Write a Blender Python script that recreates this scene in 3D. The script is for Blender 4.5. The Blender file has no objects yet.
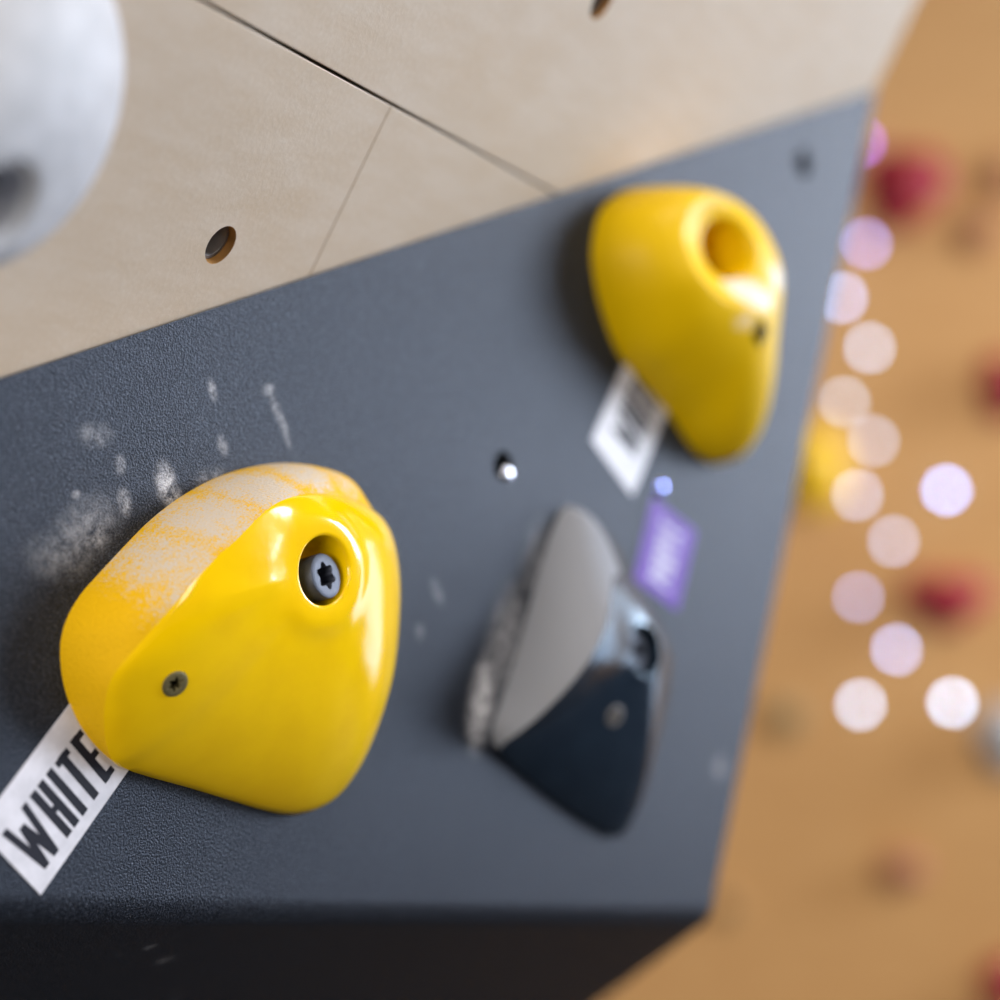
import bpy, bmesh, math, random
from mathutils import Vector, Matrix, noise
from mathutils.geometry import intersect_line_plane

random.seed(7)
scn = bpy.context.scene
COL = scn.collection
F = 1850.0                       # focal length in pixels of the 1000 px frame
CAM = Vector((0, 0, 1.5))

# ------------------------------------------------------------------ planes of the place
class Plane:
    """A surface of the wall: origin, in-plane axes s (sideways) and t (upwards), outward normal n."""
    def __init__(self, o, n, up=Vector((0, 0, 1))):
        self.o = Vector(o); self.n = Vector(n).normalized()
        self.s = up.cross(self.n).normalized()
        self.t = self.n.cross(self.s).normalized()
    def hit(self, px, py, h=0.0):
        r = Vector(((px - 500) / F, 1, (500 - py) / F))
        o = self.o + self.n * h
        k = (o - CAM).dot(self.n) / r.dot(self.n)
        return CAM + r * k
    def loc(self, p):
        d = p - self.o
        return Vector((d.dot(self.s), d.dot(self.t), d.dot(self.n)))
    def st(self, px, py, h=0.0):
        return self.loc(self.hit(px, py, h))
    def mat(self, origin=None):
        m = Matrix((self.s, self.t, self.n)).transposed().to_4x4()
        m.translation = self.o if origin is None else origin
        return m
    def at(self, px, py):        # same plane, origin moved
        q = Plane(self.o, self.n); q.s, q.t = self.s, self.t
        q.o = self.hit(px, py); return q

ang = math.radians(52.6)
FACE = Plane(CAM + Vector((0, .765, 0)), (math.sin(ang), -math.cos(ang), 0))
e1, e2 = FACE.hit(0, 378), FACE.hit(868, 92)
ed = (e2 - e1).normalized()
wn = Vector((.80, -.30, -.516)); wn -= ed * wn.dot(ed)
WOOD = Plane(e1, wn)
BACK = Plane(CAM + Vector((0.6, 3.2, 0)), (-.10, -1, -.04))

# ------------------------------------------------------------------ helpers
def tag(o, label, cat, group=None):
    o['label'] = label; o['category'] = cat
    if group: o['group'] = group
    return o
def thing(name, m, label, cat, group=None):
    o = bpy.data.objects.new(name, None); COL.objects.link(o)
    o.empty_display_size = .02; o.matrix_world = m
    return tag(o, label, cat, group)
def obj(name, bm, mat, parent=None, m=None, smooth=True, sharp=None):
    me = bpy.data.meshes.new(name)
    bmesh.ops.recalc_face_normals(bm, faces=bm.faces[:])
    bm.to_mesh(me); bm.free()
    if smooth:
        for p in me.polygons: p.use_smooth = True
        if sharp is not None: me.set_sharp_from_angle(angle=math.radians(sharp))
    me.materials.append(mat)
    o = bpy.data.objects.new(name, me); COL.objects.link(o)
    if parent is not None: o.parent = parent
    if m is not None: o.matrix_local = m
    return o
def struct(o): o['kind'] = 'structure'; return o

def spline(pts, closed=True, sub=12):
    n = len(pts); out = []
    for i in range(n if closed else n - 1):
        if closed: p = [pts[(i + k) % n] for k in (-1, 0, 1, 2)]
        else: p = [pts[min(max(i + k, 0), n - 1)] for k in (-1, 0, 1, 2)]
        for j in range(sub):
            u = j / sub
            out.append(tuple(.5 * (2*b + (c - a)*u + (2*a - 5*b + 4*c - d)*u*u + (3*b - a - 3*c + d)*u**3)
                             for a, b, c, d in zip(*p)))
    if not closed: out.append(tuple(pts[-1]))
    return out
def polar(pts, c, N):
    """resample a closed star-shaped contour [(s,t,h,...)] at N angles round c -> list of tuples"""
    L = sorted((math.atan2(p[1] - c[1], p[0] - c[0]), math.hypot(p[0] - c[0], p[1] - c[1])) + tuple(p[2:]) for p in pts)
    L = [(L[-1][0] - 2*math.pi,) + L[-1][1:]] + L + [(L[0][0] + 2*math.pi,) + L[0][1:]]
    out = []; j = 0
    for i in range(N):
        a = -math.pi + 2*math.pi*i/N
        while j < len(L) - 2 and L[j + 1][0] < a: j += 1
        x, y = L[j], L[j + 1]
        u = (a - x[0]) / max(y[0] - x[0], 1e-9); u = min(max(u, 0), 1)
        v = [p + (q - p)*u for p, q in zip(x[1:], y[1:])]
        out.append((c[0] + v[0]*math.cos(a), c[1] + v[0]*math.sin(a)) + tuple(v[1:]))
    return out
def rings_to_bm(rings, closed=True, sel=None, cap=False, bm=None):
    bm = bm or bmesh.new()
    V = [[bm.verts.new(p) for p in r] for r in rings]
    N = len(rings[0])
    for a, b in zip(V, V[1:]):
        for i in range(N if closed else N - 1):
            if sel is not None and not sel[i]: continue
            j = (i + 1) % N
            bm.faces.new((a[i], a[j], b[j], b[i]))
    if cap: bm.faces.new(V[-1])
    lone = [v for v in bm.verts if not v.link_faces]
    bmesh.ops.delete(bm, geom=lone, context='VERTS')
    return bm

def hold_rings(B, E, c, hc, axis, r_lip, depth, N=192, nb=14, nf=30, phimax=75, gamma=.65, bulge=0.0,
               lip=.0015, lipn=None, dish=0, flat=-1):
    """B base contour (s,t), E edge contour (s,t,h,...) in plane coordinates, c bolt centre (s,t), hc its height."""
    b = polar([(p[0], p[1]) for p in B], c, N)
    e = polar(E, c, N)
    pm = math.radians(phimax)
    R = []
    for k in range(nb + 1):
        f = pm * k / nb
        w = (1 - math.cos(f)) / (1 - math.cos(pm)); h = math.sin(f) / math.sin(pm)
        R.append([Vector((x[0] + (y[0] - x[0])*w, x[1] + (y[1] - x[1])*w, y[2]*h)) for x, y in zip(b, e)])
    ax = Vector(axis).normalized()
    lnm = Vector(lipn or axis).normalized()
    xx = Vector((1, 0, 0)); xx = (xx - ax*xx.dot(ax)).normalized(); yy = ax.cross(xx)
    def dz(v): return ax*(-v.dot(lnm)/ax.dot(lnm))          # slide along the axis onto the lip plane
    C = Vector((c[0], c[1], hc))
    dirs = [xx*math.cos(-math.pi + 2*math.pi*i/N) + yy*math.sin(-math.pi + 2*math.pi*i/N) for i in range(N)]
    lipc = [C + d*(r_lip + lip) + dz(d)*(r_lip + lip) for d in dirs]
    for k in range(1, nf + 1):
        u = k / nf
        ring = []
        for i in range(N):
            p = Vector((e[i][0], e[i][1], e[i][2])); q = lipc[i]
            L = (p - q).length
            x = p.lerp(q, u)
            hh = p.z + (q.z - p.z)*(u**gamma) + bulge*L*4*u*(1 - u)*(1 - .5*u)*min(max((L - flat)/.03, 0), 1)
            if dish:
                g = math.exp(-((1 - u)*L/dish)**3)
                zz = C.z - ((x.x - C.x)*lnm.x + (x.y - C.y)*lnm.y)/lnm.z
                hh = hh*(1 - g) + zz*g
            ring.append(Vector((x.x, x.y, hh)))
        R.append(ring)
    nface = len(R)
    for k in range(1, 5):                      # rounded lip
        f = math.pi/2*k/4
        rr = r_lip + lip*(1 - math.sin(f)); dd = lip*(1 - math.cos(f))
        R.append([C - ax*dd + d*rr + dz(d)*rr for d in dirs])
    for k in range(1, 5):
        f = k/4
        R.append([(C - ax*lip + d*r_lip + dz(d)*r_lip).lerp(C - ax*depth + d*r_lip, f) for d in dirs])
    R.append([C - ax*depth + d*r_lip*.1 for d in dirs])
    return R, nb, C, ax, e

def axis_mat(C, ax):
    m = Vector(ax).to_track_quat('Z', 'Y').to_matrix().to_4x4(); m.translation = C; return m
def bolt_bm(r, length, sock, sdepth, lobes=6, amp=.16, dome=0.0, cham=.1, N=96, hollow=True):
    """head with its front face at z=0, body towards -z, lobed socket in the front"""
    R = []
    def circ(rad, z): return [Vector((rad*math.cos(2*math.pi*i/N), rad*math.sin(2*math.pi*i/N), z)) for i in range(N)]
    def star(s, z): return [Vector((s*(1 + amp*math.cos(lobes*2*math.pi*i/N))*math.cos(2*math.pi*i/N),
                                    s*(1 + amp*math.cos(lobes*2*math.pi*i/N))*math.sin(2*math.pi*i/N), z)) for i in range(N)]
    R.append(circ(r, -length)); R.append(circ(r, -length*.5))
    R.append(circ(r, -r*cham)); R.append(circ(r*(1 - cham*.3), -r*cham*.3)); R.append(circ(r*(1 - cham), 0))
    R.append(circ((r*(1 - cham) + sock)/2, dome)); R.append(star(sock*1.07, dome)); R.append(star(sock, dome - r*.06))
    R.append(star(sock, -sdepth*.5)); R.append(star(sock, -sdepth)); R.append(star(sock*.05, -sdepth - sock*.3))
    return rings_to_bm(R, cap=True)

# ------------------------------------------------------------------ materials
class NT:
    def __init__(self, name):
        self.m = bpy.data.materials.new(name); self.m.use_nodes = True
        self.t = self.m.node_tree; self.b = self.t.nodes['Principled BSDF']
    def n(self, ty, **kw):
        x = self.t.nodes.new(ty)
        for k, v in kw.items():
            if k in x.bl_rna.properties.keys() and k not in ('inputs',): setattr(x, k, v)
            else: x.inputs[k].default_value = v
        return x
    def l(self, a, b): self.t.links.new(a, b)
    def set(self, **kw):
        for k, v in kw.items(): self.b.inputs[k.replace('_', ' ')].default_value = v
    def coord(self): return self.n('ShaderNodeTexCoord').outputs['Object']
    def noise(self, vec, scale, detail=3, rough=.55):
        x = self.n('ShaderNodeTexNoise', Scale=scale, Detail=detail, Roughness=rough); self.l(vec, x.inputs['Vector']); return x.outputs['Fac']
    def ramp(self, fac, a, b, lo=0., hi=1., smooth=True):
        x = self.n('ShaderNodeMapRange'); x.interpolation_type = 'SMOOTHSTEP' if smooth else 'LINEAR'
        x.inputs['From Min'].default_value = a; x.inputs['From Max'].default_value = b
        x.inputs['To Min'].default_value = lo; x.inputs['To Max'].default_value = hi
        self.l(fac, x.inputs['Value']); return x.outputs['Result']
    def math(self, op, a, b=None):
        x = self.n('ShaderNodeMath', operation=op)
        for i, v in enumerate((a, b)):
            if v is None: continue
            if isinstance(v, (int, float)): x.inputs[i].default_value = v
            else: self.l(v, x.inputs[i])
        return x.outputs[0]
    def mix(self, fac, a, b):
        x = self.n('ShaderNodeMix', data_type='RGBA')
        for i, v in ((0, fac), (6, a), (7, b)):
            if isinstance(v, (int, float)): x.inputs[i].default_value = v
            elif isinstance(v, tuple): x.inputs[i].default_value = v + (1,)
            else: self.l(v, x.inputs[i])
        return x.outputs[2]
    def bump(self, h, strength, dist):
        x = self.n('ShaderNodeBump', Strength=strength, Distance=dist); self.l(h, x.inputs['Height'])
        self.l(x.outputs['Normal'], self.b.inputs['Normal']); return x
    def spot(self, vec, loc, rad, rotz=0.):
        """1 at loc falling to 0 at the ellipsoid of radii rad"""
        x = self.n('ShaderNodeMapping', vector_type='TEXTURE')
        x.inputs['Location'].default_value = loc; x.inputs['Rotation'].default_value = (0, 0, rotz); x.inputs['Scale'].default_value = rad
        self.l(vec, x.inputs['Vector'])
        y = self.n('ShaderNodeVectorMath', operation='LENGTH'); self.l(x.outputs[0], y.inputs[0])
        return self.ramp(y.outputs['Value'], 1.0, 0.15)

def simple(name, rgb, rough=.5, metal=0., spec=.5, bump=0., bscale=300., coat=0.):
    k = NT(name); c = k.coord()
    nz = k.noise(c, bscale*.15, 3)
    k.l(k.mix(k.ramp(nz, .3, .7), tuple(v*.9 for v in rgb), tuple(min(v*1.08, 1) for v in rgb)), k.b.inputs['Base Color'])
    k.set(Roughness=rough, Metallic=metal, Specular_IOR_Level=spec, Coat_Weight=coat, Coat_Roughness=.08)
    if bump: k.bump(k.noise(c, bscale, 4), bump, .001)
    return k.m

YEL = (.80, .49, .0)
m_yellow = NT('yellow_gloss'); c = m_yellow.coord()
m_yellow.l(m_yellow.mix(m_yellow.ramp(m_yellow.noise(c, 60, 4), .35, .7), YEL, (.76, .455, .0)), m_yellow.b.inputs['Base Color'])
m_yellow.set(Roughness=.125, Specular_IOR_Level=.45)
m_yellow.bump(m_yellow.noise(c, 110, 3), .05, .002)
m_yellow = m_yellow.m

def m_grip(name, base, chalk_spots, chalkcol=(.53, .45, .37), amount=1.0, rough=.75):
    k = NT(name); c = k.coord()
    g = k.noise(c, 900, 2, .6); big = k.noise(c, 210, 4, .65); fg = k.noise(c, 1300, 2, .6)
    ch = 0.0
    for loc, rad, rot, st in chalk_spots:
        s = k.math('MULTIPLY', k.spot(c, loc, rad, rot), st)
        ch = s if isinstance(ch, float) else k.math('MAXIMUM', ch, s)
    if isinstance(ch, float): ch = k.math('ADD', 0.0, 0.0)
    v = k.math('ADD', k.math('MULTIPLY', ch, 1.15), k.math('MULTIPLY', k.math('SUBTRACT', k.math('ADD', k.math('MULTIPLY', big, .38), k.math('MULTIPLY', fg, .62)), .5), 3.6))
    fac = k.math('MULTIPLY', k.ramp(v, .32, 1.25), amount)
    fac = k.math('MULTIPLY', fac, k.ramp(ch, 0, .25))
    k.l(k.mix(fac, k.mix(g, tuple(x*.85 for x in base), base), chalkcol), k.b.inputs['Base Color'])
    k.set(Roughness=rough, Specular_IOR_Level=.18)
    k.bump(g, .7, .0006)
    return k.m

m_steel = simple('blackened_steel', (.05, .055, .075), .5, .5, bump=.15, bscale=1500)
m_screw = simple('dull_screw_steel', (.15, .12, .05), .55, .5, bump=.3, bscale=2500)
m_bright = simple('bright_zinc', (.80, .80, .90), .12, 1.0)
m_nut = simple('zinc_nut', (.20, .18, .17), .5, .7)
m_black = NT('black_gloss'); c = m_black.coord()
m_black.l(m_black.mix(m_black.ramp(m_black.noise(c, 80, 4), .3, .75), (.005, .009, .017), (.008, .014, .024)), m_black.b.inputs['Base Color'])
m_black.set(Roughness=.27, Specular_IOR_Level=.5, Specular_Tint=(.50, .76, 1.0, 1)); m_black = m_black.m

# the volume's sanded grey paint with chalk marks
def m_volume(marks):
    k = NT('sanded_grey_paint'); c = k.coord()
    fine = k.noise(c, 1350, 2, .6); mid = k.noise(c, 240, 4, .65); big = k.noise(c, 9, 3)
    col = k.mix(k.ramp(fine, .42, .64), (.0015, .002, .003), (.024, .027, .038))
    col = k.mix(k.ramp(big, .3, .75, 0, .30), col, (.014, .016, .023))
    col = k.mix(k.ramp(k.noise(c, 1900, 1, .5), .60, .74, 0, .75), col, (.12, .13, .16))
    fac = None
    for loc, rad, rot, st in marks:
        s = k.math('MULTIPLY', k.spot(c, loc, rad, rot), st)
        fac = s if fac is None else k.math('MAXIMUM', fac, s)
    grain = k.math('ADD', k.math('MULTIPLY', mid, .7), k.math('MULTIPLY', fine, .3))
    fac = k.math('MULTIPLY', fac, k.ramp(grain, .32, .68))
    k.l(k.mix(fac, col, (.62, .60, .62)), k.b.inputs['Base Color'])
    k.set(Roughness=.43, Specular_IOR_Level=.29, Specular_Tint=(.64, .75, 1.0, 1))
    k.bump(fine, .6, .0008)
    return k.m

def m_ply(name, a, b, scale=1.0, stain=.25, rough=.55):
    k = NT(name); c = k.coord()
    mp = k.n('ShaderNodeMapping'); mp.inputs['Scale'].default_value = (1, 4, 1); mp.inputs['Rotation'].default_value = (0, 0, .35); k.l(c, mp.inputs[0])
    g = k.noise(mp.outputs[0], 26*scale, 5, .6); big = k.noise(c, 11*scale, 3); f = k.noise(c, 500*scale, 2)
    col = k.mix(k.ramp(g, .3, .75), a, b)
    col = k.mix(k.ramp(big, .45, .75, 0, stain), col, tuple(x*y for x, y in zip(a, (.92, .80, .60))))
    col = k.mix(k.math('MULTIPLY', k.ramp(f, .45, .75), .10), col, (.75, .72, .68))
    k.l(col, k.b.inputs['Base Color'])
    k.set(Roughness=rough, Specular_IOR_Level=.4)
    k.bump(f, .15, .0005)
    return k.m
m_birch = m_ply('birch_plywood', (.555, .43, .315), (.60, .485, .38))
m_orange = m_ply('orange_plywood', (.56, .285, .095), (.62, .33, .117), .3, .3, .6)

# ------------------------------------------------------------------ wood wall (left), panel by panel
wall = bpy.data.objects.new('wall_left', None); COL.objects.link(wall); struct(wall)
wall.matrix_world = WOOD.mat(); wall.empty_display_size = .05
TH = .018
def inset_poly(P, gaps):
    """move edge i of polygon P (2-D, any winding) inwards by gaps[i]"""
    n = len(P); area = sum(P[i].x*P[(i+1) % n].y - P[(i+1) % n].x*P[i].y for i in range(n))
    sg = 1 if area > 0 else -1
    lines = []
    for i in range(n):
        d = (P[(i+1) % n] - P[i]).normalized(); nn = Vector((-d.y, d.x))*sg
        lines.append((P[i] + nn*gaps[i], d))
    out = []
    for i in range(n):
        (p, d), (q, e) = lines[i-1], lines[i]
        den = d.x*e.y - d.y*e.x
        u = ((q.x - p.x)*e.y - (q.y - p.y)*e.x)/den
        out.append(p + d*u)
    return out
def cutters_apply(o, cyls):
    for C, r, dp in cyls:
        bm = bmesh.new(); bmesh.ops.create_cone(bm, cap_ends=True, segments=64, radius1=r, radius2=r, depth=dp)
        me = bpy.data.meshes.new('cut'); bm.to_mesh(me); bm.free()
        co = bpy.data.objects.new('cut', me); COL.objects.link(co)
        co.parent = o.parent; co.matrix_local = Matrix.Translation(C)
        md = o.modifiers.new('b', 'BOOLEAN'); md.operation = 'DIFFERENCE'; md.object = co; md.solver = 'EXACT'
        bpy.context.view_layer.update()
        dg = bpy.context.evaluated_depsgraph_get()
        nm = bpy.data.meshes.new_from_object(o.evaluated_get(dg)); old = o.data
        o.modifiers.clear(); o.data = nm; nm.name = old.name
        bpy.data.objects.remove(co); bpy.data.meshes.remove(old)
def panel(pxs, gaps, holes=()):
    P = [WOOD.st(x, y) for x, y in pxs]
    P = inset_poly([Vector((p.x, p.y)) for p in P], gaps)
    bm = bmesh.new()
    f = bm.faces.new([bm.verts.new((p.x, p.y, -.0006)) for p in P])
    r = bmesh.ops.extrude_face_region(bm, geom=[f])
    bmesh.ops.translate(bm, verts=[v for v in r['geom'] if isinstance(v, bmesh.types.BMVert)], vec=(0, 0, -TH))
    bmesh.ops.recalc_face_normals(bm, faces=bm.faces[:])
    top = [e for e in bm.edges if all(abs(v.co.z + .0006) < 1e-6 for v in e.verts)]
    bmesh.ops.bevel(bm, geom=top, offset=.0004, segments=2, affect='EDGES', profile=.5)
    o = obj('plywood_panel', bm, m_birch, wall, smooth=False)
    cs = [(WOOD.st(x, y), .0072, .1) for x, y in holes]
    if cs: cutters_apply(o, cs)
    if cs:
        o.data.materials.append(m_core)
        for p in o.data.polygons:
            if abs(p.normal.z) < .3 and any((Vector((p.center.x, p.center.y)) - Vector((C.x, C.y))).length < r*1.05 for C, r, _ in cs): p.material_index = 1
    for C, r, _ in cs:
        N = 48
        def circ(rad, z): return [Vector((rad*math.cos(2*math.pi*i/N), rad*math.sin(2*math.pi*i/N), z)) for i in range(N)]
        b2 = rings_to_bm([circ(.0064, -.019), circ(.0072, -.0042), circ(.0068, -.0036), circ(.0056, -.0036), circ(.0053, -.0040), circ(.0052, -.019)])
        t = obj('threaded_nut', b2, m_nut, o, Matrix.Translation((C.x, C.y, 0)), sharp=40)
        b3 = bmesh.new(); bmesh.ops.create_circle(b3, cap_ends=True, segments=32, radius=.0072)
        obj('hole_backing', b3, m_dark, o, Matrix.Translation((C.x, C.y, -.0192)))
    return o
m_core = simple('plywood_core', (.50, .25, .07), .7)
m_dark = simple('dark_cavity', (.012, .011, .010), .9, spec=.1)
g1, g2 = .0005, .0001
panel([(-250, -246), (768, 310), (1120, -409)], [g1, 0, 0], [(603, 3)])
panel([(-250, -246), (393, 105.4), (-30, 985), (-420, 985)], [g1, g2, 0, 0], [(222, 246)])
panel([(393, 105.4), (768, 310), (430, 1001), (-37, 1000)], [g1, 0, 0, g2])
bm = bmesh.new()
bk = [WOOD.st(x, y) for x, y in [(-250, -246), (-420, 985), (425, 1000), (765, 310), (1110, -400)]]
bm.faces.new([bm.verts.new((p.x, p.y, -.0205)) for p in bk])
bmesh.ops.solidify(bm, geom=bm.faces[:], thickness=.004)
obj('backing_board', bm, m_dark, wall, smooth=False)

# ------------------------------------------------------------------ the grey volume
TL, TR, BR, BL = FACE.hit(-260, 378 + 260*.3295), FACE.hit(876, 89.5), FACE.hit(709, 921), FACE.hit(-260, 917)
eb = (BR - BL).normalized()
down = FACE.n.cross(eb); down = down if down.z < 0 else -down
tilt = math.radians(65)
nb_ = FACE.n*math.cos(tilt) + down*math.sin(tilt)
BOT = Plane(BR, nb_)
Cc = BOT.hit(598, 1004)
cd = (Cc - BR).normalized()
def to_wood(p, d): return p + d*((WOOD.o - WOOD.n*0 - p).dot(WOOD.n)/d.dot(WOOD.n))
K = to_wood(BR, cd); K2 = to_wood(BL, cd)
vm = FACE.mat()
inv = vm.inverted()
bm = bmesh.new()
off = WOOD.n*.0003
pts = {n: bm.verts.new(inv @ p) for n, p in dict(TL=TL + off, TR=TR + off, BR=BR, BL=BL, K=K + off, K2=K2 + off).items()}
for f in (('TL', 'TR', 'BR', 'BL'), ('BL', 'BR', 'K', 'K2'), ('TR', 'K', 'BR'), ('TL', 'BL', 'K2'), ('TL', 'K2', 'K', 'TR')):
    bm.faces.new([pts[x] for x in f])
bm.verts.ensure_lookup_table()
be = [bm.edges.get((pts['BL'], pts['BR']))]
bmesh.ops.recalc_face_normals(bm, faces=bm.faces[:])
bmesh.ops.bevel(bm, geom=be, offset=.008, segments=6, affect='EDGES', profile=.5)
se = [e for e in bm.edges if len(e.link_faces) == 2 and e.calc_face_angle() > math.radians(50) and min(v.co.x for v in e.verts) > (inv @ BR).x - .02 and e.calc_length() > .05]
bmesh.ops.bevel(bm, geom=se, offset=.0022, segments=3, affect='EDGES', profile=.5)
PPM = lambda px: F/(FACE.hit(px, 500).y)
def mark(px, py, dx, dy, rot, st, plane=FACE):
    p = inv @ plane.hit(px, py); q = PPM(px)
    return (tuple(p), (dx/q/.68, dy/q, .02) if plane is FACE else (dx/q, .012, dy/q), rot, st)
marks = [mark(165, 482, 13, 28, .2, .95), mark(172, 497, 12, 14, .2, .8), mark(124, 502, 9, 20, .2, .55), mark(120, 465, 7, 14, .2, .45),
         mark(85, 530, 45, 42, .5, .36), mark(98, 537, 16, 14, .5, .55), mark(60, 555, 40, 35, 0, .28), mark(95, 435, 22, 18, 0, .3), mark(76, 495, 6, 7, 0, .5),
         mark(212, 390, 6, 17, .35, .55), mark(222, 445, 7, 16, .4, .4), mark(268, 390, 9, 9, .2, .5), mark(275, 408, 5, 22, .42, .5), mark(283, 425, 5, 36, .42, .5), mark(210, 478, 20, 15, .2, .25),
         mark(437, 592, 7, 22, .6, .34), mark(420, 632, 8, 14, .3, .25), mark(482, 700, 19, 66, -.25, 1.35), mark(505, 640, 28, 84, -.35, .55),
         mark(535, 560, 22, 60, -.35, .3), mark(720, 768, 12, 18, 0, .40), mark(330, 600, 60, 60, 0, .1),
         mark(150, 947, 9, 14, 0, .5, BOT), mark(165, 960, 12, 20, 0, .38, BOT), mark(120, 955, 8, 8, 0, .2, BOT), mark(175, 997, 8, 8, 0, .3, BOT)]
vol = obj('climbing_volume', bm, m_volume(marks), None, vm, smooth=True, sharp=28)
tag(vol, 'large dark grey sand-textured climbing volume on the plywood wall, carrying three holds', 'climbing volume')

# bolt holes of the volume: real recesses with hardware in them
hole_px = [(503, 466, .0062), (803, 164, .0075)]
cyl = []
for px, py, r in hole_px:
    bmc = bmesh.new(); bmesh.ops.create_cone(bmc, cap_ends=True, segments=48, radius1=r, radius2=r, depth=.03)
    me = bpy.data.meshes.new('cut'); bmc.to_mesh(me); bmc.free()
    co = bpy.data.objects.new('cut', me); COL.objects.link(co); co.matrix_world = FACE.mat(FACE.hit(px, py))
    md = vol.modifiers.new('b', 'BOOLEAN'); md.operation = 'DIFFERENCE'; md.object = co; md.solver = 'EXACT'
    bpy.context.view_layer.update()
    nm = bpy.data.meshes.new_from_object(vol.evaluated_get(bpy.context.evaluated_depsgraph_get()))
    vol.modifiers.clear(); vol.data = nm
    bpy.data.objects.remove(co)
vol.data.set_sharp_from_angle(angle=math.radians(28))
for px, py, r in hole_px:
    L = inv @ FACE.hit(px, py)
    b = bmesh.new(); N = 40
    def circ(rad, z): return [Vector((rad*math.cos(2*math.pi*i/N), rad*math.sin(2*math.pi*i/N), z)) for i in range(N)]
    b = rings_to_bm([circ(r*.98, -.0145), circ(r*.98, -.0035), circ(r*.70, -.0030), circ(r*.68, -.0145)], cap=True)
    obj('threaded_nut', b, m_dark, vol, Matrix.Translation(L), sharp=40)
m_blue = simple('blued_steel', (.36, .40, .85), .16, 1.0)
# two small screws in the volume
def vol_screw(px, py, r, mat, nudge):
    N = 40
    b = rings_to_bm([[Vector((r*math.cos(f)*math.cos(2*math.pi*i/N), r*math.cos(f)*math.sin(2*math.pi*i/N), r*.55*math.sin(f))) for i in range(N)]
                     for f in [math.pi/2*k/12 for k in range(12)] + [1.569]], cap=True)
    o = obj('fixing_screw', b, mat, vol, Matrix.Translation(inv @ FACE.hit(px, py, nudge)), sharp=45)
    return o
vol_screw(507, 474, .0034, m_bright, .0)['label'] = 'shiny screw below the bolt hole'
vol_screw(660, 488, .0042, m_blue, .0)['label'] = 'shiny screw above the purple label'

# ------------------------------------------------------------------ labels with lettering
GLYPH = {'W': ([(0, 1), (.25, 0), (.5, .8), (.75, 0), (1, 1)],), 'H': ([(0, 0), (0, 1)], [(1, 0), (1, 1)], [(0, .5), (1, .5)]),
         'I': ([(.5, 0), (.5, 1)],), 'T': ([(.5, 0), (.5, 1)], [(0, .93), (1, .93)]),
         'E': ([(.1, 0), (.1, 1)], [(.1, .07), (1, .07)], [(.1, .93), (1, .93)], [(.1, .5), (.9, .5)]),
         'P': ([(.08, 0), (.08, 1)], [(.08, .93), (.75, .93), (.95, .82), (.95, .58), (.75, .46), (.08, .46)]),
         'U': ([(.05, 1), (.05, .2), (.25, .06), (.75, .06), (.95, .2), (.95, 1)],),
         'R': ([(.08, 0), (.08, 1)], [(.08, .93), (.75, .93), (.95, .82), (.95, .62), (.75, .5), (.08, .5)], [(.5, .5), (.97, 0)]),
         'L': ([(.1, 0), (.1, 1)], [(.1, .07), (.95, .07)])}
ADV = {'W': 1.34, 'H': .72, 'I': .30, 'T': .66, 'E': .60, 'P': .62, 'U': .64, 'R': .64, 'L': .55}
def lettering(word, total, height, stroke, z):
    bm = bmesh.new()
    gap = .17
    unit = total/(sum(ADV[c] for c in word) + gap*(len(word) - 1) + 0)
    x = 0; lay = 0
    for ch in word:
        w = ADV[ch]*unit
        iw = max(w - stroke, 0)
        for pl in GLYPH[ch]:
            Q = [Vector((x + stroke/2 + p[0]*iw if ch != 'I' else x + w/2, p[1]*height)) for p in pl]
            for a, b in zip(Q, Q[1:]):
                d = (b - a).normalized(); n = Vector((-d.y, d.x))*stroke*(.5 if abs(d.y) > .5 else .42)
                lay += 1; zz = z + (lay % 5)*.000004
                if ch == 'W': n = Vector((stroke*.43, 0)); ex = Vector((0, 0))
                else: ex = d*stroke*(.12 if len(Q) > 2 else .5 if abs(d.y) < .1 else 0)
                bm.faces.new([bm.verts.new((v.x, v.y, zz)) for v in (a - ex - n, b + ex - n, b + ex + n, a - ex + n)])
        x += w + gap*unit
    return bm
m_paper = simple('white_label_paper', (.57, .55, .60), .5, bscale=900, bump=.05)
m_ink = simple('black_label_ink', (.010, .010, .018), .6, spec=.2, bscale=900)
m_purple = simple('purple_label', (.10, .018, .33), .5, spec=.25)
m_white = simple('white_label_ink', (.58, .56, .66), .5, spec=.3)
def label_tag(name, c0, c1, c2, word, text, bg, ink, x0, tw, y0, th, stroke, extra=1.0):
    """c0 corner at the word's lower start, c1 further along the word, c2 the corner above c0"""
    A, B, C = (FACE.hit(*c) for c in (c0, c1, c2))
    ex = (B - A).normalized(); ey = FACE.n.cross(ex)
    if ey.dot(C - A) < 0: ey = -ey
    W = (C - A).dot(ey); L0 = (B - A).length; Ln = L0*extra
    m = Matrix((ex, ey, ex.cross(ey))).transposed().to_4x4(); m.translation = A
    t = thing(name, m, text, 'label', None)
    bm = bmesh.new(); T = .00035
    f = bm.faces.new([bm.verts.new(p) for p in ((0, 0, .00005), (Ln, 0, .00005), (Ln, W, .00005), (0, W, .00005))])
    r = bmesh.ops.extrude_face_region(bm, geom=[f]); bmesh.ops.translate(bm, verts=[v for v in r['geom'] if isinstance(v, bmesh.types.BMVert)], vec=(0, 0, T))
    obj('card', bm, bg, t, smooth=False)
    obj('lettering', lettering(word, tw*L0, th*W, stroke*L0, T + .00008), ink, t, Matrix.Translation((x0*L0, y0*W, 0)), smooth=False)
    return t, W, Ln
print('label', label_tag('route_label', (40, 895), (128, 770), (-22, 826), 'WHITE', 'white card label reading WHITE, tucked under the front yellow hold at lower left', m_paper, m_ink,
          .075, .85, .13, .62, .060, 1.08)[1:])
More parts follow.
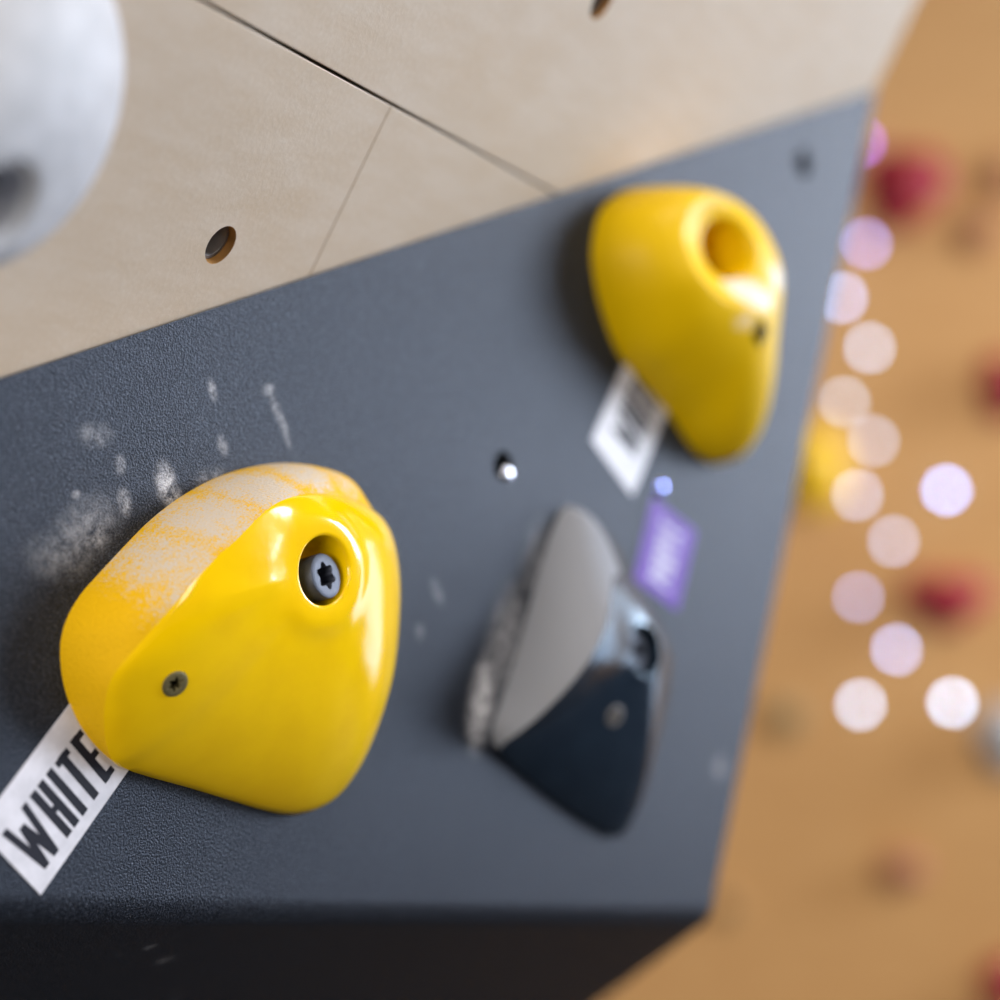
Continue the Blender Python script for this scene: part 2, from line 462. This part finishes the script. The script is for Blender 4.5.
label_tag('route_label', (632, 496), (668, 408), (591, 440), 'WHITE', 'small white card label with black lettering under the rear yellow hold, near the top', m_paper, m_ink,
          .26, .68, .21, .56, .050, 1.0)
label_tag('route_label', (677, 611), (695, 531), (637, 562), 'PURPLE', 'purple card label with white lettering at the upper right of the black hold', m_purple, m_white,
          .13, .74, .26, .47, .034, 1.0)

# ------------------------------------------------------------------ near yellow hold
def near_hold():
    pl = FACE.at(235, 650)
    Bpx = [(318, 468), (338, 478), (350, 500), (357, 530), (362, 575), (364, 620), (360, 670), (354, 710), (344, 752), (332, 783), (317, 803),
           (297, 813), (270, 811), (230, 800), (190, 788), (150, 777), (120, 766), (95, 746), (75, 717), (63, 682), (60, 647), (66, 620), (80, 595),
           (100, 572), (125, 545), (150, 520), (180, 497), (215, 478), (250, 467), (285, 463)]
    Epx = [(307, 494, 3.0, 1), (336, 495, 2.5, 1), (361, 503, 1.9, 1), (379, 517, 1.45, 1), (389, 540, 1.2, 0), (395, 577, 1.3, 0), (395, 620, 1.35, 0), (390, 670, 1.3, 0),
           (380, 710, 1.1, 0), (363, 754, .8, 0), (345, 785, .5, 0), (325, 805, .33, 0), (299, 814.5, .22, 0), (270, 811.5, .16, 0), (230, 800, .15, 0), (190, 788, .15, 0),
           (150, 777, .16, 0), (126, 769, .22, 0), (112, 760, .45, 1), (105, 735, .95, 1), (105, 703, 1.5, 1), (114, 674, 2.0, 1), (143, 640, 2.6, 1),
           (176, 602, 3.1, 1), (210, 564, 3.4, 1), (235, 541, 3.5, 1), (260, 516, 3.45, 1), (281, 501, 3.3, 1)]
    B = [tuple(pl.st(x, y)[:2]) for x, y in spline(Bpx)]
    E = []
    for x, y, h, f in spline(Epx):
        p = pl.st(x, y, h/100); E.append((p.x, p.y, p.z, f))
    hc = .0362
    c = pl.st(325, 570, hc)
    axis = (.08, .24, .965)
    N = 288
    R, nb, C, ax, e = hold_rings(B, E, c, hc, axis, .0116, .016, N=N, phimax=62, gamma=.62, bulge=.055, dish=.0085, flat=.022, nf=44, lip=.0010, lipn=(-.05, .03, .99))
    t = thing('climbing_hold', pl.mat(), 'glossy yellow climbing hold nearest the camera, with chalky top edge, bolt and screw', 'climbing hold', None)
    band = [e[i][3] > .5 for i in range(N)]
    def spt(px, py, h, dx, dy, rot, s):
        p = pl.st(px, py, h); return (tuple(p), (dx, dy, .05), rot, s)
    chalk = [spt(165, 560, .02, .026, .022, .7, .85), spt(215, 512, .025, .028, .020, .6, 1.0), spt(265, 485, .025, .026, .017, .3, 1.1), spt(310, 472, .02, .024, .014, 0, 1.0),
             spt(175, 590, .028, .022, .012, .8, .7), spt(345, 483, .018, .016, .012, -.4, .7)]
    g = rings_to_bm(R[:nb + 1], sel=band)
    obj('textured_grip', g, m_grip('yellow_grip', (.74, .41, .0), chalk), t)['label'] = 'rough sandy yellow edge dusted with chalk'
    f = rings_to_bm(R[:nb + 1], sel=[not x for x in band])
    f = rings_to_bm(R[nb:], cap=True, bm=f)
    bmesh.ops.remove_doubles(f, verts=f.verts[:], dist=1e-6)
    # shallow dimple round the small screw
    q = pl.st(175, 684, .0)
    obj('smooth_face', f, m_yellow, t, sharp=50)
    # bolt
    bc = C - ax*.0005 + Vector((.0012, -.0018, 0))
    obj('bolt', bolt_bm(.0079, .0145, .0040, .006), m_steel, t, axis_mat(bc, ax), sharp=35)
    return t, pl, R, nb
NEAR, npl, nR, nnb = near_hold()
# small screw placed on the face: find the surface along the ray
from mathutils.bvhtree import BVHTree
def ray_surface(o, px, py):
    bpy.context.view_layer.update()
    mw = o.matrix_world; mi = mw.inverted()
    d = Vector(((px - 500)/F, 1, (500 - py)/F)).normalized()
    ok, p, n, _ = o.ray_cast(mi @ CAM, (mi.to_3x3() @ d).normalized())
    return (p, n) if ok else (None, None)
def child(t, name):
    for ch in t.children:
        if ch.name.split('.')[0] == name: return ch
def put_screw(t, face, px, py, r, mat, sink, axis=None, name='screw', dark=None):
    p, n = ray_surface(child(t, face), px, py)
    if p is None: print('no hit', px, py); return
    ax = Vector(axis).normalized() if axis else n
    fo = child(t, face); bm = bmesh.new(); bm.from_mesh(fo.data)
    bmesh.ops.delete(bm, geom=[v for v in bm.verts if ((v.co - p) - ax*(v.co - p).dot(ax)).length < r*.62 and (v.co - p).length < r*2], context='VERTS')
    bm.to_mesh(fo.data); bm.free()
    return obj(name, bolt_bm(r, .010, r*.47, r*1.5, amp=.24, cham=.14), mat, t, axis_mat(p + ax*sink, ax), sharp=35)
put_screw(NEAR, 'smooth_face', 175, 684, .0046, m_screw, .0005)

# ------------------------------------------------------------------ rear yellow hold
def far_hold():
    pl = FACE.at(650, 330)
    Bpx = [(592, 240), (600, 211), (622, 192), (648, 188), (672, 193), (695, 206), (710, 228), (718, 258), (722, 300), (724, 350), (726, 395), (727, 430), (722, 461),
           (709, 463), (690, 446), (669, 415), (642, 384), (618, 354), (601, 311), (592, 270)]
    Epx = [(684, 228, 3.5), (694, 205, 3.5), (716, 196, 3.6), (741, 206, 3.8), (765, 232, 4.2), (780, 266, 4.7), (778, 296, 4.95), (758, 309, 4.9), (730, 302, 4.5), (702, 278, 4.1), (687, 250, 3.7)]
    B = [tuple(pl.st(x, y)[:2]) for x, y in spline(Bpx)]
    E = [tuple(pl.st(x, y, h/100)) for x, y, h in spline(Epx)]
    hc = .0395
    c = pl.st(729, 249, hc)
    R, nb, C, ax, e = hold_rings(B, E, c, hc, (-.12, .15, .97), .0140, .026, N=192, nb=26, phimax=72, gamma=1.0, bulge=.05, lip=.003, lipn=(-.34, .18, .92))
    t = thing('climbing_hold', pl.mat(), 'smooth domed yellow climbing hold at the upper right, with an empty chalked bolt hole', 'climbing hold', None)
    def spt(px, py, h, dx, dy, rot, s):
        p = pl.st(px, py, h); return (tuple(p), (dx, dy, .03), rot, s)
    chalk = [spt(750, 293, .046, .024, .010, -.3, 1.5), spt(772, 278, .046, .010, .012, 0, 1.0), spt(738, 322, .042, .011, .007, 0, .8)]
    k = m_grip('yellow_satin', (.82, .51, .0), chalk, (.85, .74, .62), 1.0, .45)
    for nd in k.node_tree.nodes:
        if nd.type == 'BUMP': nd.inputs['Strength'].default_value = .12
    obj('body', rings_to_bm(R, cap=True), k, t, sharp=60)
    return t
FAR = far_hold()
s = put_screw(FAR, 'body', 761, 332, .0048, m_dark, .0004, name='screw')
if s: s['label'] = 'dark sunken screw'

# ------------------------------------------------------------------ black hold
def black_hold():
    pl = FACE.at(580, 680)
    Bpx = [(566, 506), (584, 516), (603, 540), (618, 568), (640, 604), (658, 634), (666, 664), (662, 708), (654, 746), (640, 793), (629, 824), (617, 836), (600, 831), (554, 800),
           (516, 770), (497, 750), (492, 735), (494, 720), (505, 690), (516, 655), (528, 612), (541, 565), (553, 527)]
    # flag 1: chalked facet, 0: grey rim, 2: lower edge
    Epx = [(600, 548, 1.9, 1), (614, 562, 2.1, 1), (628, 582, 1.8, 0), (645, 606, 1.4, 0), (661, 632, 1.2, 0), (668, 662, 1.1, 0), (662, 705, 1.0, 0), (652, 750, .8, 0), (640, 795, .5, 0), (630, 824, .35, 0),
           (618, 836, .22, 2), (600, 830, .2, 2), (554, 799, .2, 2), (517, 769, .22, 2), (501, 753, .35, 2), (502, 745, .6, 1), (517, 734, 1.3, 1), (536, 719, 2.1, 1), (563, 693, 3.1, 1), (588, 662, 3.6, 1),
           (604, 630, 3.5, 1), (610, 600, 3.0, 1), (606, 570, 2.3, 1)]
    Epx = Epx[2:-1] + [(616, 575, 2.3, 1)]
    B = [tuple(pl.st(x, y)[:2]) for x, y in spline(Bpx)]
    E = []
    for x, y, h, f in spline(Epx):
        p = pl.st(x, y, h/100); E.append((p.x, p.y, p.z, f))
    hc = .0285
    c = pl.st(646, 650, hc)
    N = 224
    R, nb, C, ax, e = hold_rings(B, E, c, hc, (-.05, .12, .98), .0105, .014, N=N, nb=16, phimax=60, gamma=.8, bulge=.05, nf=34, lip=.001)
    t = thing('climbing_hold', pl.mat(), 'black climbing hold with a pale chalked facet on its left, below the purple label', 'climbing hold', None)
    fl = [e[i][3] for i in range(N)]
    ac = [math.atan2(y - c[1], x - c[0]) for x, y in (pl.st(622, 578, .02)[:2], pl.st(502, 747, .004)[:2], pl.st(628, 826, .003)[:2])]
    am = [-math.pi + 2*math.pi*i/N for i in range(N)]
    tw = 2*math.pi
    fl = [1 if (a - ac[0]) % tw < (ac[1] - ac[0]) % tw else 2 if (a - ac[0]) % tw < (ac[2] - ac[0]) % tw else 0 for a in am]
    p0 = pl.st(570, 620, .02)
    chalk = [(tuple(p0), (.12, .12, .08), 0, 2.0)]
    obj('chalked_facet', rings_to_bm(R[:nb + 1], sel=[.5 < x < 1.5 for x in fl]), m_grip('chalked_black', (.10, .10, .11), chalk, (.255, .258, .285), .95), t)['label'] = 'pale grey chalk-covered facet'
    obj('rim', rings_to_bm(R[:nb + 1], sel=[x <= .5 for x in fl]), simple('grey_matte_rim', (.06, .055, .056), .85, spec=.2, bump=.4, bscale=800), t)['label'] = 'dull grey textured rim'
    f = rings_to_bm(R[:nb + 1], sel=[x >= 1.5 for x in fl]); f = rings_to_bm(R[nb:], cap=True, bm=f)
    obj('smooth_face', f, m_black, t, sharp=50)['label'] = 'glossy black face'
    obj('bolt', bolt_bm(.0078, .010, .0040, .005), m_steel, t, axis_mat(C - ax*.0045, ax), sharp=35)
    return t
BLK = black_hold()
put_screw(BLK, 'smooth_face', 615, 716, .0048, m_nut, .0004)

# ------------------------------------------------------------------ pale round hold on the plywood
def pale_hold():
    pl = WOOD.at(-46, 78)
    N = 160
    hc = .040
    c = pl.st(-4, 204, hc)
    B = [(.0487*math.cos(a), .048*math.sin(a)) for a in [2*math.pi*i/60 for i in range(60)]]
    E = [(c.x + .0125*math.cos(a), c.y + .0125*math.sin(a), hc + .001) for a in [2*math.pi*i/40 for i in range(40)]]
    R, nb, C, ax, e = hold_rings(B, E, c, hc, (0, 0, 1), .0095, .025, N=N, nb=26, phimax=82, gamma=1, lip=.002, nf=8)
    t = thing('climbing_hold', pl.mat(), 'pale grey-white rounded climbing hold on the plywood, cut off at the upper left', 'climbing hold', None)
    obj('body', rings_to_bm(R, cap=True), simple('pale_resin', (.46, .455, .48), .6, bump=.12, bscale=700), t, sharp=70)
    b = rings_to_bm([[Vector((r*math.cos(2*math.pi*i/32), r*math.sin(2*math.pi*i/32), z)) for i in range(32)] for r, z in ((.0092, -.02), (.0092, -.0195))], cap=True)
    obj('bolt', bolt_bm(.008, .006, .004, .004), m_dark, t, axis_mat(C - ax*.019, ax), sharp=35)
    return t
pale_hold()

# ------------------------------------------------------------------ room behind
def slab(name, pl, x0, x1, y0, y1, th, mat):
    bm = bmesh.new()
    f = bm.faces.new([bm.verts.new(p) for p in ((x0, y0, 0), (x1, y0, 0), (x1, y1, 0), (x0, y1, 0))])
    r = bmesh.ops.extrude_face_region(bm, geom=[f]); bmesh.ops.translate(bm, verts=[v for v in r['geom'] if isinstance(v, bmesh.types.BMVert)], vec=(0, 0, -th))
    return struct(obj(name, bm, mat, None, pl.mat(), smooth=False))
slab('wall_back', BACK, -4, 4, -1.48, 2.6, .05, m_orange)
FL = Plane((0, 1, 0), (0, 0, 1), Vector((0, 1, 0)))
slab('floor', FL, -4, 4.5, -4, 3.2, .05, simple('dark_floor_mats', (.02, .02, .023), .7, bump=.2, bscale=60))

m_red = simple('red_resin', (.30, .004, .016), .6); m_brown = simple('brown_resin', (.36, .14, .05), .6); m_rose = simple('rose_brown_resin', (.34, .12, .06), .6)
m_grey = simple('grey_resin', (.40, .38, .38), .6); m_yel2 = simple('yellow_resin', (.85, .50, .0), .4); m_olive = simple('olive_resin', (.34, .22, .09), .7); m_tan = simple('tan_resin', (.42, .24, .09), .7)
PB = F/3.2
def wall_hold(px, py, w, h, ht, mat, label, rot=0., tri=0., seed=1):
    pl = BACK.at(px, py); rnd = random.Random(seed)
    B = []
    for i in range(48):
        a = 2*math.pi*i/48
        k = 1 + tri*math.cos(3*(a - rot)) + .06*math.sin(2*a + seed) + .03*math.cos(5*a + seed)
        B.append((w/PB/2*k*math.cos(a), h/PB/2*k*math.sin(a)))
    E = [(.014*math.cos(2*math.pi*i/24), .014*math.sin(2*math.pi*i/24), ht) for i in range(24)]
    R, nb, C, ax, e = hold_rings(B, E, (0, 0), ht, (0, 0, 1), .0105, .018, N=64, nb=12, nf=4, phimax=72, gamma=1, lip=.0015)
    t = thing('wall_hold', pl.mat(), label, 'climbing hold', 'blurred holds on the orange back wall')
    obj('body', rings_to_bm(R, cap=True), mat, t, sharp=60)
    obj('bolt', bolt_bm(.008, .008, .004, .004, N=48), m_steel, t, axis_mat(C - ax*.006, ax), sharp=35)
    return t
wall_hold(903, 186, 78, 84, .06, m_red, 'blurred red hold high on the orange wall, right of the volume\'s top corner', .3, .12, 1)
wall_hold(945, 598, 78, 56, .05, m_red, 'blurred wide red hold at mid height on the orange wall, amid the lights', 1.57+math.pi/3, .16, 2)
wall_hold(815, 466, 62, 92, .05, m_yel2, 'blurred yellow hold on the orange wall, half hidden by the volume\'s right edge', .5, .06, 3)
wall_hold(1003, 388, 50, 62, .045, m_red, 'blurred dark red hold cut by the right frame edge, at upper right', .2, .1, 4)
wall_hold(1003, 985, 46, 56, .045, m_red, 'blurred dark red hold in the bottom right corner', .9, .1, 5)
wall_hold(975, 232, 44, 40, .03, m_brown, 'blurred faint brown hold right of the upper red hold', .4, .1, 6)
wall_hold(999, 180, 34, 50, .03, m_brown, 'blurred faint brown hold at the right frame edge near the top', 1.4, .1, 12)
wall_hold(900, 870, 46, 36, .03, m_rose, 'blurred reddish brown hold low on the orange wall', .2, .08, 7)
wall_hold(785, 716, 38, 40, .025, m_olive, 'blurred dull olive hold close to the volume\'s lower right edge', .7, .05, 8)
wall_hold(726, 905, 30, 30, .02, m_tan, 'blurred faint tan hold beside the volume\'s bottom right corner', .7, .05, 9)
wall_hold(1004, 738, 52, 70, .045, m_grey, 'blurred pale grey hold cut by the right frame edge, at lower right', .7, .05, 10)

# small lights on the orange wall
def emis(name, rgb, s):
    k = NT(name); k.set(Emission_Strength=s); k.b.inputs['Emission Color'].default_value = rgb + (1,); k.b.inputs['Base Color'].default_value = (.6, .6, .6, 1); return k.m
LAMPS = [(861, 143, (0.14, 0.05, 0.32), 'topmost small light, purplish, half hidden by the volume\'s right edge'),
         (866, 244, (0.14, 0.15, 0.40), 'second small light from the top, lilac, below the upper red hold'),
         (842, 298, (0.18, 0.25, 0.46), 'third small light from the top, lilac white, partly behind the volume edge'),
         (869, 348, (0.17, 0.25, 0.37), 'fourth small light from the top of the zigzag, pinkish white'),
         (844, 402, (0.14, 0.20, 0.27), 'fifth small light from the top of the zigzag, just above the blurred yellow hold'),
         (873, 441, (0.13, 0.19, 0.28), 'sixth small light from the top of the zigzag, to the right of the yellow hold'),
         (857, 495, (0.14, 0.21, 0.34), 'seventh small light from the top of the zigzag, below right of the yellow hold'),
         (893, 541, (0.14, 0.20, 0.32), 'eighth small light from the top, up and left of the mid red hold'),
         (858, 597, (0.11, 0.15, 0.30), 'ninth and faintest small light of the zigzag, left of the mid red hold'),
         (896, 649, (0.20, 0.28, 0.52), 'tenth small light of the zigzag, below the mid red hold'),
         (860, 704, (0.27, 0.38, 0.55), 'lowest small light of the zigzag, at the left'),
         (946, 490, (0.24, 0.40, 0.85), 'bluish white light standing apart to the right, above the mid red hold'),
         (952, 702, (0.35, 0.50, 0.72), 'brightest white light at lower right, apart from the zigzag')]
m_base = simple('lamp_base', (.5, .3, .13), .6)
for px, py, rgb, lab in LAMPS:
    pl = BACK.at(px, py)
    t = thing('wall_light', pl.mat(), lab, 'light', 'small bright lights on the orange wall')
    N = 24; r = 4.4/PB
    def circ(rad, z): return [Vector((rad*math.cos(2*math.pi*i/N), rad*math.sin(2*math.pi*i/N), z)) for i in range(N)]
    obj('socket', rings_to_bm([circ(r*1.02, 0.0), circ(r*1.02, .006), circ(r*.8, .008)], cap=True), m_base, t, sharp=40)
    obj('bulb', rings_to_bm([circ(r*math.cos(a), .008 + r*math.sin(a)) for a in [math.pi/2*k/8 for k in range(8)]] + [circ(r*.02, .008 + r)], cap=True),
        emis('lamp_glow', rgb, 36), t)

# ------------------------------------------------------------------ light
w = bpy.data.worlds.new('World'); scn.world = w; w.use_nodes = True
w.node_tree.nodes['Background'].inputs[0].default_value = (.80, .88, 1.0, 1); w.node_tree.nodes['Background'].inputs[1].default_value = .09
def area(name, loc, target, sx, sy, power, rgb):
    l = bpy.data.lights.new(name, 'AREA'); l.shape = 'RECTANGLE'; l.size = sx; l.size_y = sy; l.energy = power; l.color = rgb
    o = bpy.data.objects.new(name, l); COL.objects.link(o); o.location = loc
    o.rotation_euler = (Vector(target) - Vector(loc)).to_track_quat('-Z', 'Y').to_euler(); return o
area('window_daylight', (4.0, 2.35, 2.33), (0.2, .9, 1.5), 1.6, 1.35, 285, (.77, .87, 1.0))
area('window_daylight', (3.0, -2.2, 2.5), (0.2, .8, 1.5), 1.0, 1.4, 48, (1.0, .95, .88))
area('window_daylight', (2.45, 3.02, 1.45), (0.4, .9, 1.5), 1.7, 1.9, 55, (.56, .75, 1.0))
area('camera_left_fill', (-1.35, -2.5, 1.85), (0.1, .7, 1.5), 1.6, 1.2, 96, (1.0, .97, .92))  # added fill from camera-left, brightens the left flanks of the holds
area('ceiling_lamp', (1.1, .2, 3.7), (.5, .6, 0), 1.6, .5, 45, (1.0, .97, .93))
sp = bpy.data.lights.new('wall_spot', 'SPOT'); sp.energy = 150; sp.spot_size = math.radians(50); sp.spot_blend = 1.0; sp.shadow_soft_size = .15; sp.color = (1.0, .90, .78)  # unseen spot, added to brighten the lower part of the back wall
so = bpy.data.objects.new('wall_spot', sp); COL.objects.link(so); so.location = (1.6, .6, 3.4)
so.rotation_euler = (Vector((.60, 3.2, .55)) - so.location).to_track_quat('-Z', 'Y').to_euler()

# ------------------------------------------------------------------ camera
cam = bpy.data.cameras.new('Camera'); co = bpy.data.objects.new('Camera', cam); COL.objects.link(co)
co.location = CAM; co.rotation_euler = (math.pi/2, 0, 0)
cam.sensor_width = 36; cam.lens = 36*F/1000; cam.clip_start = .01
cam.dof.use_dof = True; cam.dof.focus_distance = .615; cam.dof.aperture_fstop = 3.1
scn.camera = co
scn.cycles.use_adaptive_sampling = False
scn.cycles.use_denoising = True
scn.view_settings.view_transform = 'Standard'; scn.view_settings.look = 'None'; scn.view_settings.gamma = 1
scn.view_settings.exposure = 0.0
